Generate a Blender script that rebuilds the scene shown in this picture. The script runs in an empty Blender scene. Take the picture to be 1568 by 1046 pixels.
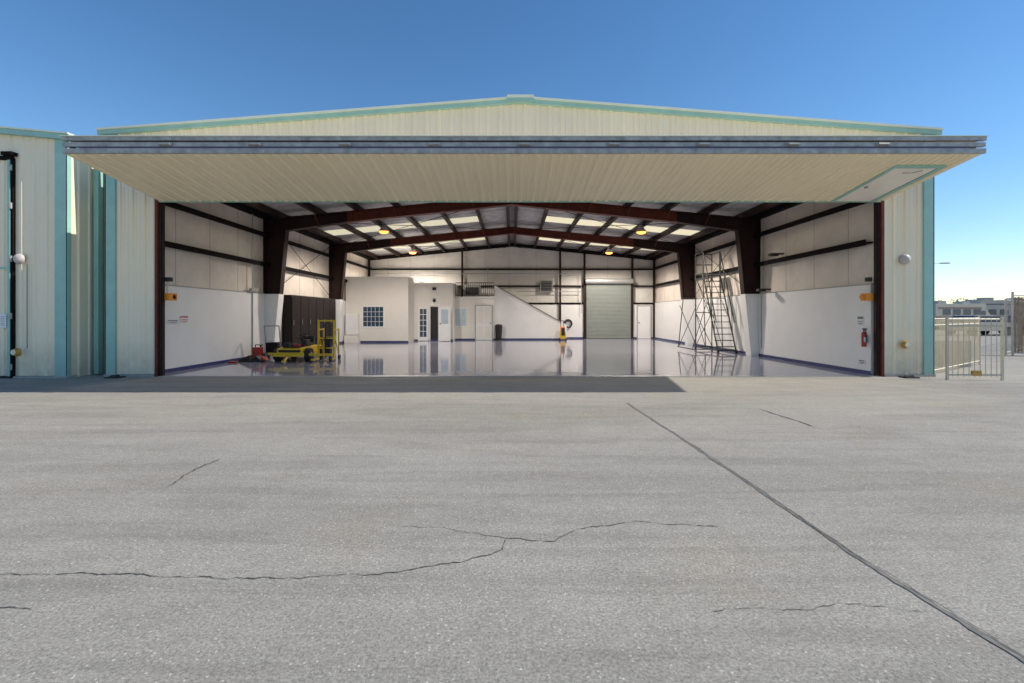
import bpy, math, random, bmesh
from mathutils import Vector, Matrix
random.seed(7)
sc = bpy.context.scene

# ------------------------------------------------------------------ materials
def mat(name, col, rough=0.6, metal=0.0, var=0.12, nscale=3.0, bump=0.0, bscale=20.0, stretch=(1,1,1), emit=None, spec=0.5, grime=0.0):
    m = bpy.data.materials.new(name); m.use_nodes = True
    nt = m.node_tree; N = nt.nodes; L = nt.links
    p = N['Principled BSDF']
    p.inputs['Roughness'].default_value = rough
    p.inputs['Metallic'].default_value = metal
    p.inputs['Specular IOR Level'].default_value = spec
    tc = N.new('ShaderNodeTexCoord'); mp = N.new('ShaderNodeMapping')
    mp.inputs['Scale'].default_value = stretch
    L.new(tc.outputs['Object'], mp.inputs['Vector'])
    nz = N.new('ShaderNodeTexNoise'); nz.inputs['Scale'].default_value = nscale
    nz.inputs['Detail'].default_value = 6; nz.inputs['Roughness'].default_value = 0.6
    L.new(mp.outputs[0], nz.inputs['Vector'])
    cr = N.new('ShaderNodeValToRGB')
    c0 = [max(0, c*(1-var)) for c in col[:3]]+[1]; c1 = [min(1, c*(1+var)) for c in col[:3]]+[1]
    cr.color_ramp.elements[0].position = 0.3; cr.color_ramp.elements[1].position = 0.7
    cr.color_ramp.elements[0].color = c0; cr.color_ramp.elements[1].color = c1
    L.new(nz.outputs['Fac'], cr.inputs[0]); out = cr.outputs[0]
    if grime > 0:   # dust and run-off darkening towards the foot of the wall (object Z)
        sx = N.new('ShaderNodeSeparateXYZ'); L.new(tc.outputs['Object'], sx.inputs[0])
        mr = N.new('ShaderNodeMapRange'); mr.inputs[1].default_value = 0.0; mr.inputs[2].default_value = 0.9
        mr.inputs[3].default_value = grime; mr.inputs[4].default_value = 0.0; L.new(sx.outputs[2], mr.inputs[0])
        n3 = N.new('ShaderNodeTexNoise'); n3.inputs['Scale'].default_value = 5; n3.inputs['Detail'].default_value = 6; L.new(tc.outputs['Object'], n3.inputs['Vector'])
        mu = N.new('ShaderNodeMath'); mu.operation = 'MULTIPLY'; L.new(mr.outputs[0], mu.inputs[0]); L.new(n3.outputs['Fac'], mu.inputs[1])
        mx = N.new('ShaderNodeMix'); mx.data_type = 'RGBA'; L.new(mu.outputs[0], mx.inputs[0]); L.new(out, mx.inputs[6]); mx.inputs[7].default_value = (0.22,0.18,0.13,1); out = mx.outputs[2]
    L.new(out, p.inputs['Base Color'])
    if bump > 0:
        n2 = N.new('ShaderNodeTexNoise'); n2.inputs['Scale'].default_value = bscale; n2.inputs['Detail'].default_value = 4
        L.new(mp.outputs[0], n2.inputs['Vector'])
        b = N.new('ShaderNodeBump'); b.inputs['Strength'].default_value = bump; b.inputs['Distance'].default_value = 0.03
        L.new(n2.outputs['Fac'], b.inputs['Height']); L.new(b.outputs[0], p.inputs['Normal'])
    if emit:
        p.inputs['Emission Color'].default_value = emit[0]; p.inputs['Emission Strength'].default_value = emit[1]
    return m

siding   = mat('cream_siding', (0.93,0.81,0.61,1), 0.55, var=0.05, nscale=1.2, stretch=(1,1,0.25), grime=0.7)
siding_u = mat('door_siding', (0.96,0.85,0.60,1), 0.5, var=0.04, nscale=0.8, stretch=(1,0.3,1))
teal     = mat('teal_trim', (0.33,0.56,0.50,1), 0.5, var=0.08, grime=0.6)
capm     = mat('roof_cap', (0.76,0.80,0.68,1), 0.5, var=0.05)
steelblue= mat('galvanised_frame', (0.38,0.37,0.36,1), 0.5, 0.2, var=0.35, nscale=5)
darksteel= mat('dark_maroon_steel', (0.024,0.010,0.009,1), 0.6, var=0.25, spec=0.25)
redsteel = mat('red_oxide_steel', (0.135,0.027,0.016,1), 0.55, var=0.3, spec=0.3)
girtm    = mat('girt_steel', (0.010,0.008,0.008,1), 0.8, var=0.2, spec=0.1)
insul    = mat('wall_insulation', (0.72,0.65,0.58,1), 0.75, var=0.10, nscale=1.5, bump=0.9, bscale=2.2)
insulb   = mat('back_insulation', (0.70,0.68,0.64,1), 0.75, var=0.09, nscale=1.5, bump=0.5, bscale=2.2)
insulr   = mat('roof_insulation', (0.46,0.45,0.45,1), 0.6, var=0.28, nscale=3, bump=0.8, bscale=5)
white    = mat('white_paint', (0.82,0.82,0.82,1), 0.45, var=0.03, nscale=2)
offwhite = mat('office_paint', (0.78,0.75,0.70,1), 0.6, var=0.03, nscale=2)
basebl   = mat('blue_baseboard', (0.03,0.045,0.16,1), 0.4)
rollm    = mat('rollup_slats', (0.27,0.30,0.28,1), 0.45, var=0.06)
glassd   = mat('dark_glass', (0.04,0.07,0.12,1), 0.08, var=0.1)
glassl   = mat('pale_glass', (0.45,0.55,0.65,1), 0.1, var=0.1)
black    = mat('black_rubber', (0.018,0.018,0.02,1), 0.7, var=0.3)
yellow   = mat('yellow_paint', (0.75,0.48,0.02,1), 0.4, var=0.12, nscale=8)
orange   = mat('orange_paint', (0.80,0.27,0.02,1), 0.4)
red      = mat('red_paint', (0.36,0.025,0.02,1), 0.35)
cabinetm = mat('dark_cabinet', (0.008,0.006,0.007,1), 0.45, var=0.3, spec=0.2)
laddm    = mat('ladder_steel', (0.05,0.06,0.055,1), 0.5, 0.2, var=0.2)
fencem   = mat('fence_paint', (0.62,0.55,0.42,1), 0.5, var=0.1)
tan      = mat('tan_slats', (0.32,0.22,0.14,1), 0.8, var=0.3, nscale=6)
greym    = mat('grey_metal', (0.35,0.35,0.35,1), 0.45, 0.3, var=0.15)
pipem    = mat('conduit', (0.40,0.40,0.40,1), 0.4, 0.5)
rvwhite  = mat('camper_body', (0.48,0.43,0.36,1), 0.4, var=0.1)
rvtan    = mat('camper_stripe', (0.22,0.13,0.09,1), 0.4)
rvblue   = mat('camper_grey', (0.16,0.16,0.17,1), 0.4)
bark     = mat('bark', (0.12,0.08,0.05,1), 0.9)
leaf     = mat('foliage', (0.055,0.075,0.03,1), 0.9, var=0.5, nscale=1.5, spec=0.1)
hillm    = mat('hills', (0.20,0.18,0.17,1), 0.95, var=0.2, nscale=0.02)
signw    = mat('sign_face', (0.78,0.80,0.82,1), 0.4, var=0.02)
signr    = mat('sign_red', (0.55,0.05,0.05,1), 0.4)
lampglow = mat('lamp_bulb', (1,0.6,0.25,1), 0.5, emit=((1,0.30,0.05,1), 4.0))
domem    = mat('lamp_dome', (0.55,0.48,0.46,1), 0.5, var=0.1)
brass    = mat('amber_bell', (0.50,0.28,0.06,1), 0.4, 0.2)
crackm   = mat('crack_fill', (0.10,0.095,0.085,1), 0.95, var=0.4, nscale=30)
jointm   = mat('joint_sealant', (0.185,0.175,0.155,1), 0.9, var=0.35, nscale=14)
sillm    = mat('concrete_sill', (0.36,0.35,0.32,1), 0.85, var=0.15, nscale=6)
wood     = mat('brown_panel', (0.16,0.09,0.06,1), 0.7, var=0.2)

sky_m = bpy.data.materials.new('skylight_panel'); sky_m.use_nodes = True
nt = sky_m.node_tree; nt.nodes.clear()
o = nt.nodes.new('ShaderNodeOutputMaterial'); t = nt.nodes.new('ShaderNodeBsdfTranslucent'); d = nt.nodes.new('ShaderNodeBsdfDiffuse'); mx = nt.nodes.new('ShaderNodeMixShader')
t.inputs[0].default_value = (0.88,0.74,0.46,1); d.inputs[0].default_value = (0.8,0.75,0.6,1); mx.inputs[0].default_value = 0.25
nt.links.new(t.outputs[0], mx.inputs[1]); nt.links.new(d.outputs[0], mx.inputs[2]); nt.links.new(mx.outputs[0], o.inputs[0])

epoxy = bpy.data.materials.new('epoxy_floor'); epoxy.use_nodes = True
nt = epoxy.node_tree; N = nt.nodes; L = nt.links; p = N['Principled BSDF']
tc = N.new('ShaderNodeTexCoord'); nz = N.new('ShaderNodeTexNoise'); nz.inputs['Scale'].default_value = 0.5; nz.inputs['Detail'].default_value = 5
L.new(tc.outputs['Object'], nz.inputs['Vector'])
cr = N.new('ShaderNodeValToRGB'); cr.color_ramp.elements[0].color = (0.32,0.33,0.43,1); cr.color_ramp.elements[1].color = (0.39,0.40,0.50,1)
L.new(nz.outputs['Fac'], cr.inputs[0]); L.new(cr.outputs[0], p.inputs['Base Color'])
p.inputs['Roughness'].default_value = 0.07; p.inputs['Specular IOR Level'].default_value = 0.65
n2 = N.new('ShaderNodeTexNoise'); n2.inputs['Scale'].default_value = 1.6; L.new(tc.outputs['Object'], n2.inputs['Vector'])
b = N.new('ShaderNodeBump'); b.inputs['Strength'].default_value = 0.10; b.inputs['Distance'].default_value = 0.02
L.new(n2.outputs['Fac'], b.inputs['Height']); L.new(b.outputs[0], p.inputs['Normal'])

# asphalt
asph = bpy.data.materials.new('weathered_asphalt'); asph.use_nodes = True
nt = asph.node_tree; N = nt.nodes; L = nt.links; p = N['Principled BSDF']
p.inputs['Roughness'].default_value = 0.9; p.inputs['Specular IOR Level'].default_value = 0.2
tc = N.new('ShaderNodeTexCoord')
def noise(scale, detail, sx=1, sy=1, dist=0.0, rough=0.5, off=0.0):
    mp = N.new('ShaderNodeMapping'); mp.inputs['Scale'].default_value = (sx, sy, 1); mp.inputs['Location'].default_value = (off, off*.7, 0)
    n = N.new('ShaderNodeTexNoise'); n.inputs['Scale'].default_value = scale; n.inputs['Detail'].default_value = detail
    n.inputs['Distortion'].default_value = dist; n.inputs['Roughness'].default_value = rough
    L.new(tc.outputs['Object'], mp.inputs[0]); L.new(mp.outputs[0], n.inputs['Vector']); return n.outputs['Fac']
def ramp(inp, p0, c0, p1, c1):
    r = N.new('ShaderNodeValToRGB'); r.color_ramp.elements[0].position = p0; r.color_ramp.elements[1].position = p1
    r.color_ramp.elements[0].color = (c0,c0,c0,1) if isinstance(c0, float) else c0
    r.color_ramp.elements[1].color = (c1,c1,c1,1) if isinstance(c1, float) else c1
    L.new(inp, r.inputs[0]); return r.outputs[0]
def mul(a, b_, fac=1.0):
    m = N.new('ShaderNodeMix'); m.data_type = 'RGBA'; m.blend_type = 'MULTIPLY'; m.inputs[0].default_value = fac
    L.new(a, m.inputs[6]); L.new(b_, m.inputs[7]); return m.outputs[2]
base = ramp(noise(0.40, 5, 0.5, 1.0, 0.6), 0.3, (0.385,0.358,0.312,1), 0.7, (0.435,0.405,0.353,1))
bands = ramp(noise(0.5, 5, 0.30, 1.5, 1.5), 0.42, 0.90, 0.52, 1.0)
swirl = ramp(noise(0.9, 3, 0.22, 2.2, 2.2, off=5.3), 0.36, 0.90, 0.48, 1.0)
spots = ramp(noise(2.2, 6, rough=0.65), 0.3, 0.92, 0.65, 1.04)
warm = ramp(noise(0.7, 4, off=9.1), 0.55, 1.0, 0.75, (1.0,0.97,0.90,1))
agg = ramp(noise(60, 4, rough=0.85), 0.38, 0.58, 0.62, 1.18)
aggm = ramp(noise(14, 4, rough=0.7), 0.34, 0.90, 0.62, 1.04)
agg2 = ramp(noise(230, 2), 0.35, 0.82, 0.65, 1.12)
c = mul(mul(mul(mul(mul(mul(mul(base, bands), swirl), spots), warm), agg), aggm), agg2)
def chips(scale, thr, col, r0, r1, src):
    vo = N.new('ShaderNodeTexVoronoi'); vo.inputs['Scale'].default_value = scale; L.new(tc.outputs['Object'], vo.inputs['Vector'])
    stone = ramp(vo.outputs['Distance'], r0, 1.0, r1, 0.0)
    sel = N.new('ShaderNodeSeparateColor'); L.new(vo.outputs['Color'], sel.inputs[0])
    gt = N.new('ShaderNodeMath'); gt.operation = 'GREATER_THAN'; gt.inputs[1].default_value = thr; L.new(sel.outputs[0], gt.inputs[0])
    mm = N.new('ShaderNodeMath'); mm.operation = 'MULTIPLY'; L.new(stone, mm.inputs[0]); L.new(gt.outputs[0], mm.inputs[1])
    mxs = N.new('ShaderNodeMix'); mxs.data_type = 'RGBA'; L.new(mm.outputs[0], mxs.inputs[0]); L.new(src, mxs.inputs[6]); mxs.inputs[7].default_value = col; return mxs.outputs[2]
c = chips(38, 0.78, (0.56,0.53,0.46,1), 0.14, 0.26, c)
c = chips(26, 0.95, (0.60,0.58,0.52,1), 0.10, 0.18, c)
c = chips(47, 0.74, (0.17,0.16,0.14,1), 0.14, 0.26, c)
L.new(c, p.inputs['Base Color'])
bp = N.new('ShaderNodeBump'); bp.inputs['Strength'].default_value = 0.45; bp.inputs['Distance'].default_value = 0.005
L.new(noise(60, 4, rough=0.85), bp.inputs['Height']); L.new(bp.outputs[0], p.inputs['Normal'])

# ------------------------------------------------------------------ mesh builder
class B:
    def __init__(s): s.v=[]; s.f=[]; s.mi=[]; s.mats=[]; s.cur=0
    def m(s, material):
        if material not in s.mats: s.mats.append(material)
        s.cur = s.mats.index(material); return s
    def add(s, vs, fs):
        o=len(s.v); s.v += [tuple(x) for x in vs]
        for f in fs: s.f.append([o+i for i in f]); s.mi.append(s.cur)
    def quad(s, *ps): s.add(ps, [list(range(len(ps)))])
    def hexa(s, a, b_):
        n=len(a); fs=[list(range(n))[::-1], [n+i for i in range(n)]]
        for i in range(n): fs.append([i,(i+1)%n,n+(i+1)%n,n+i])
        s.add(list(a)+list(b_), fs)
    def box(s, x0,x1,y0,y1,z0,z1):
        s.hexa([(x0,y0,z0),(x1,y0,z0),(x1,y1,z0),(x0,y1,z0)], [(x0,y0,z1),(x1,y0,z1),(x1,y1,z1),(x0,y1,z1)])
    def prism_y(s, pts, y0, y1): s.hexa([(x,y0,z) for x,z in pts], [(x,y1,z) for x,z in pts])
    def prism_x(s, pts, x0, x1): s.hexa([(x0,y,z) for y,z in pts], [(x1,y,z) for y,z in pts])
    def cyl(s, p0, p1, r, n=10, r1=None):
        p0=Vector(p0); p1=Vector(p1); r1 = r if r1 is None else r1
        d=(p1-p0).normalized(); u=d.cross(Vector((0,0,1)))
        if u.length<1e-3: u=d.cross(Vector((1,0,0)))
        u.normalize(); w=d.cross(u)
        A=[p0+r*(math.cos(2*math.pi*i/n)*u+math.sin(2*math.pi*i/n)*w) for i in range(n)]
        C=[p1+r1*(math.cos(2*math.pi*i/n)*u+math.sin(2*math.pi*i/n)*w) for i in range(n)]
        s.hexa(A,C)
    def path(s, pts, r, n=8):
        for a,b_ in zip(pts, pts[1:]): s.cyl(a,b_,r,n)
    def torus(s, c, axis, R, r, n=24, k=8):
        c=Vector(c); ax=Vector(axis).normalized(); u=ax.cross(Vector((0,0,1)))
        if u.length<1e-3: u=Vector((1,0,0))
        u.normalize(); w=ax.cross(u); vs=[]; fs=[]
        for i in range(n):
            a=2*math.pi*i/n; rd=math.cos(a)*u+math.sin(a)*w
            for j in range(k):
                b_=2*math.pi*j/k; vs.append(c+rd*(R+r*math.cos(b_))+ax*r*math.sin(b_))
        for i in range(n):
            for j in range(k): fs.append([i*k+j, ((i+1)%n)*k+j, ((i+1)%n)*k+(j+1)%k, i*k+(j+1)%k])
        s.add(vs, fs)
    def dome(s, c, axis, r, n=14, k=5, flat=1.0):
        c=Vector(c); ax=Vector(axis).normalized(); u=ax.cross(Vector((0,0,1)))
        if u.length<1e-3: u=Vector((1,0,0))
        u.normalize(); w=ax.cross(u); vs=[]; fs=[]
        for j in range(k):
            a=math.pi/2*j/k
            for i in range(n):
                b_=2*math.pi*i/n; vs.append(c+r*math.cos(a)*(math.cos(b_)*u+math.sin(b_)*w)+ax*r*flat*math.sin(a))
        vs.append(c+ax*r*flat)
        for j in range(k-1):
            for i in range(n): fs.append([j*n+i,j*n+(i+1)%n,(j+1)*n+(i+1)%n,(j+1)*n+i])
        for i in range(n): fs.append([(k-1)*n+i,(k-1)*n+(i+1)%n,len(vs)-1])
        fs.append(list(range(n))[::-1]); s.add(vs, fs)
    def rib(s, p0, p1, w, n, w0=0.05, w1=0.028, dd=0.032):
        p0=Vector(p0); p1=Vector(p1); w=Vector(w); n=Vector(n)
        pr=lambda q:[q-w*w0, q-w*w1+n*dd, q+w*w1+n*dd, q+w*w0]
        s.hexa(pr(p0), pr(p1))
    def build(s, name, parent=None, bevel=0.0, smooth=False):
        me=bpy.data.meshes.new(name); me.from_pydata(s.v, [], s.f); me.update()
        for mt in s.mats: me.materials.append(mt)
        for pgn,i in zip(me.polygons, s.mi): pgn.material_index=i; pgn.use_smooth=smooth
        bm=bmesh.new(); bm.from_mesh(me); bmesh.ops.recalc_face_normals(bm, faces=bm.faces); bm.to_mesh(me); bm.free()
        ob=bpy.data.objects.new(name, me); sc.collection.objects.link(ob)
        if bevel>0:
            md=ob.modifiers.new('bevel','BEVEL'); md.width=bevel; md.segments=2; md.limit_method='ANGLE'
        if parent:
            ob.parent=parent; ob.matrix_parent_inverse=Matrix.Translation(-parent.location)
        return ob
def empty(name, loc=(0,0,0)):
    e=bpy.data.objects.new(name, None); e.location=loc; e.empty_display_size=0.5; sc.collection.objects.link(e); return e

# ------------------------------------------------------------------ ground
g=B(); g.m(asph); g.quad((-900,-60,0),(900,-60,0),(900,1500,0),(-900,1500,0)); g.build('asphalt_apron_ground')

def wander(pts, step=0.06, amp=0.016):
    out=[]; ox=oy=0
    for (x0,y0),(x1,y1) in zip(pts, pts[1:]):
        L_=math.hypot(x1-x0,y1-y0); n=max(1,int(L_/step))
        for i in range(n):
            t_=i/n; ox=ox*.7+random.uniform(-amp,amp); oy=oy*.7+random.uniform(-amp,amp)
            out.append((x0+(x1-x0)*t_+ox, y0+(y1-y0)*t_+oy))
    out.append(pts[-1]); return out
def strip(b_, pts, w, z, lo=.3, hi=1.4):
    prev=None
    for i,(x,y) in enumerate(pts):
        a=pts[max(0,i-1)]; c_=pts[min(len(pts)-1,i+1)]
        dx,dy=c_[0]-a[0],c_[1]-a[1]; l=math.hypot(dx,dy) or 1
        ww=w*random.uniform(lo,hi)*(0.2 if i in (0,len(pts)-1) else 1)
        q=((x-dy/l*ww/2,y+dx/l*ww/2,z),(x+dy/l*ww/2,y-dx/l*ww/2,z))
        if prev: b_.quad(prev[0],prev[1],q[1],q[0])
        prev=q
c1=B(); c1.m(crackm)
strip(c1, wander([(-3.6,2.88),(-2.96,2.85),(-2.28,2.85),(-1.88,2.82),(-1.17,2.82),(-.77,2.85),(-.33,2.98),(-.08,3.12),(-.02,3.30),(.14,3.28),(.285,3.26),(.44,3.44),(.9,3.57),(1.5,3.48)],0.03,0.012), 0.0070, 0.004,.15,1.7)
strip(c1, wander([(-.02,3.30),(-.2,3.36),(-.48,3.48),(-.8,3.5)],0.03,0.012), 0.004, 0.004,.15,1.7)
strip(c1, wander([(1.0,2.5),(1.22,2.53),(1.51,2.5),(1.71,2.56),(2.10,2.49)],0.03,0.010), 0.0035, 0.004,.15,1.7)
strip(c1, wander([(-3.0,2.50),(-2.62,2.53),(-2.44,2.51)],0.03,0.008), 0.007, 0.004)
strip(c1, wander([(-3.03,5.15),(-3.08,4.8),(-3.0,4.28)],0.05,0.014), 0.018, 0.004)
strip(c1, wander([(3.94,7.82),(4.0,7.2),(4.04,6.55)],0.08,0.015), 0.024, 0.004)
c1.build('pavement_cracks')
c2=B(); c2.m(jointm)
strip(c2, wander([(1.95,8.4),(1.99,7.6),(2.07,5.73),(2.12,3.94),(2.13,3.12),(2.18,2.62),(2.22,2.15),(2.26,1.2)],0.05,0.005), 0.038, 0.004,.6,1.2)
c2.m(crackm)
strip(c2, wander([(2.09,5.73),(2.125,3.94),(2.14,3.12),(2.195,2.62),(2.235,2.15),(2.27,1.2)],0.03,0.004), 0.006, 0.008)
c2.build('pavement_joint')

# ------------------------------------------------------------------ main hangar
Y0=12.0; YB=31.0; FR=[18.0,24.4]
H=empty('metal_hangar_building',(0,21,0))
XL,XR=-9.83,10.20
ridge=0.2
def ztop(x): return 6.70-0.076*abs(x-ridge)
def zd(x): return 6.05-0.097*abs(x)
OL,OR=-8.56,8.92
f=B(); f.m(siding)
zh=4.72
f.prism_y([(XL,0.06),(OL-.1,0.06),(OL-.1,ztop(OL-.1)),(XL,ztop(XL))], Y0, Y0+.05)
f.prism_y([(OR+.1,0.06),(XR,0.06),(XR,ztop(XR)),(OR+.1,ztop(OR+.1))], Y0, Y0+.05)
f.prism_y([(OL-.1,zh),(OR+.1,zh),(OR+.1,ztop(OR+.1)),(ridge,ztop(ridge)),(OL-.1,ztop(OL-.1))], Y0+.001, Y0+.05)
x=XL+.30
while x<XR-.3:
    zb=0.06 if (x<OL-.16 or x>OR+.16) else zh
    if not (OL-.17<x<OL-.05 or OR+.05<x<OR+.17):
        f.rib((x,Y0,zb),(x,Y0,ztop(x)-.02),(1,0,0),(0,-1,0))
    for q in (.1,.2):
        if x+q<XR-.3 and not (OL-.17<x+q<OL-.05 or OR+.05<x+q<OR+.17):
            zb2=0.06 if (x+q<OL-.16 or x+q>OR+.16) else zh
            f.rib((x+q,Y0,zb2),(x+q,Y0,ztop(x+q)-.02),(1,0,0),(0,-1,0),0.018,0.010,0.007)
    x+=.2985
f.build('front_wall',H)
w=B(); w.m(siding)
w.box(XL,XL+.05,Y0+.05,YB+.3,0,zd(XL)+.02)
w.box(XR-.05,XR,Y0+.05,YB+.3,0,zd(XR)+.02)
w.prism_y([(XL,0),(XR,0),(XR,zd(XR)),(0,zd(0)),(XL,zd(XL))], YB+.3, YB+.35)
for s_,xx in ((-1,XL),(1,XR)):
    y=Y0+.35
    while y<YB: w.rib((xx,y,0.05),(xx,y,zd(xx)),(0,1,0),(s_,0,0)); y+=.3
w.build('outer_walls',H)
t=B(); t.m(teal)
t.box(XL-.02,XL+.22,Y0-.05,Y0,0.05,ztop(XL)); t.box(XL-.025,XL,Y0-.05,Y0+.3,0.05,ztop(XL))
t.box(XR-.22,XR+.02,Y0-.05,Y0,0.05,ztop(XR)); t.box(XR,XR+.025,Y0-.05,Y0+.3,0.05,ztop(XR))
for xa,xb in ((XL-.15,ridge),(ridge,XR+.15)):
    t.m(teal); t.prism_y([(xa,ztop(xa)-.085),(xb,ztop(xb)-.085),(xb,ztop(xb)+.005),(xa,ztop(xa)+.005)], Y0-.12, Y0+.0)
    t.m(capm); t.prism_y([(xa,ztop(xa)+.007),(xb,ztop(xb)+.007),(xb,ztop(xb)+.055),(xa,ztop(xa)+.055)], Y0-.16, Y0+.35)
t.m(teal); t.box(ridge-.32,ridge+.32,Y0-.17,Y0-.125,ztop(ridge)-.08,ztop(ridge)+.0)
t.m(capm); t.box(ridge-.32,ridge+.32,Y0-.18,Y0+.3,ztop(ridge)+.01,ztop(ridge)+.075)
t.build('roof_fascia_and_corner_trim',H)
s=B(); s.m(sillm); s.box(XL-.05,OL-.1,Y0-.06,Y0+.2,0,.055); s.box(OR+.1,XR+.05,Y0-.06,Y0+.2,0,.055)
s.m(greym); s.box(OL,OR,Y0-.06,Y0+.06,0,.012)
s.build('door_sill',H)
j=B(); j.m(redsteel)
j.box(OL-.10,OL-.03,Y0-.04,Y0+.22,0,4.72); j.box(OR+.03,OR+.10,Y0-.04,Y0+.22,0,4.72)
j.m(darksteel); j.box(OL-.03,OL+.03,Y0+.0,Y0+.14,0,4.72); j.box(OR-.03,OR+.03,Y0+.0,Y0+.14,0,4.72)
j.box(OL-.6,OR+.6,Y0+.08,Y0+.3,4.30,4.72)
j.m(darksteel)
for xx in (OL+.045,OR-.045): j.cyl((xx,Y0+.03,0.05),(xx,Y0+.03,4.25),.010,6)
for z in (0.7,1.0,2.45,3.4):
    j.box(OL-.02,OL+.05,Y0-.03,Y0,z,z+.06); j.box(OR-.05,OR+.02,Y0-.03,Y0,z,z+.06)
j.build('door_jambs_and_header',H)
fl=B(); fl.m(epoxy); fl.quad((-9,Y0-.03,.008),(9.05,Y0-.03,.008),(9.05,YB,.008),(-9,YB,.008)); fl.build('epoxy_floor',H)
iw=B(); iw.m(insul)
iw.box(-9.08,-9.0,Y0+.1,YB,0,5.17); iw.box(9.0,9.08,Y0+.1,YB,0,5.17)
iw.m(insulb); iw.prism_y([(-9.0,0),(9.0,0),(9.0,zd(9)),(0,zd(0)),(-9,zd(9))], YB, YB+.06)
iw.m(girtm)
for xx in (-9.0,9.0):
    a,b_=(XL+.06,OL-.1) if xx<0 else (OR+.1,XR-.06)
    iw.box(a,b_,Y0+.06,Y0+.1,0,4.72)
iw.build('insulated_inner_walls',H)
se=B(); se.m(mat('seam_tape',(0.46,0.41,0.36,1),0.7))
for yy in [13.2,14.7,16.2,19.4,20.9,22.4,25.8,27.4,29.1]:
    for sx in (-1,1): se.box(min(sx*8.995,sx*9.0),max(sx*8.995,sx*9.0),yy,yy+.018,2.25,5.0)
for xx in [-7.8,-6.4,-4.9,-1.7,-.2,1.5,6.0,7.9]: se.box(xx,xx+.02,YB-.006,YB,2.2,zd(xx)-.05)
se.build('insulation_seams',H)
gi=B(); gi.m(girtm)
for z in (3.28,4.33):
    for sx in (-1,1):
        x0,x1=sorted((sx*8.999,sx*8.82))
        gi.box(x0,x1,Y0+.3,YB-.1,z,z+.045); x2,x3=sorted((sx*8.82,sx*8.80)); gi.box(x2,x3,Y0+.3,YB-.1,z-.05,z+.10)
for z in (2.2,3.28,4.33):
    gi.box(-8.8,8.8,YB-.15,YB-.005,z,z+.04); gi.box(-8.8,8.8,YB-.17,YB-.15,z-.04,z+.06)
for sx in (-1,1):
    x0,x1=sorted((sx*8.999,sx*8.75)); gi.box(x0,x1,Y0+.3,YB,4.95,5.16)
gi.build('wall_girts',H)
ec=B(); ec.m(darksteel)
for xx in (-8.9,-3.1,3.0,4.52,7.5,8.85):
    ec.box(xx-.06,xx+.06,YB-.27,YB-.18,0.01,zd(xx)-.1)
ec.m(girtm)
for xa,xb in ((-8.95,0),(0,8.95)):
    ec.prism_y([(xa,zd(xa)-.32),(xb,zd(xb)-.32),(xb,zd(xb)-.08),(xa,zd(xa)-.08)], YB-.30, YB-.28)
ec.m(pipem)
ec.path([(-8.6,YB-.34,4.05),(4.3,YB-.34,4.05),(4.3,YB-.34,1.6)],.02,6)
ec.path([(-1.5,YB-.34,4.5),(-1.5,YB-.34,3.5)],.02,6)
ec.path([(0.3,YB-.34,2.95),(4.3,YB-.34,2.95)],.02,6)
ec.build('end_wall_framing',H)
wa=B(); wa.m(white)
for ya,yb in ((Y0+.25,17.78),(24.62,YB-.02)):
    wa.box(-8.995,-8.90,ya,yb,.012,2.25)
for ya,yb in ((Y0+.25,17.78),(18.22,24.18),(24.62,YB-.02)):
    wa.box(8.90,8.995,ya,yb,.012,2.25)
wa.box(-1.0,4.50,YB-.12,YB-.01,.012,2.15); wa.box(7.55,8.89,YB-.12,YB-.01,.012,2.2)
wa.m(basebl)
for ya,yb in ((Y0+.25,17.78),(24.62,YB-.14)):
    wa.box(-8.90,-8.885,ya,yb,.012,.10)
for ya,yb in ((Y0+.25,17.78),(18.22,24.18),(24.62,YB-.14)):
    wa.box(8.885,8.90,ya,yb,.012,.10)
wa.box(-1.0,4.50,YB-.135,YB-.12,.012,.10); wa.box(7.55,8.88,YB-.135,YB-.12,.012,.10)
wa.m(greym)
for ya,yb in ((Y0+.25,17.78),(18.22,24.18),(24.62,YB-.14)):
    wa.box(8.885,8.995,ya,yb,2.253,2.275)
    if ya!=18.22: wa.box(-8.995,-8.885,ya,yb,2.253,2.275)
wa.build('white_wainscot',H)
co=B()
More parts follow.
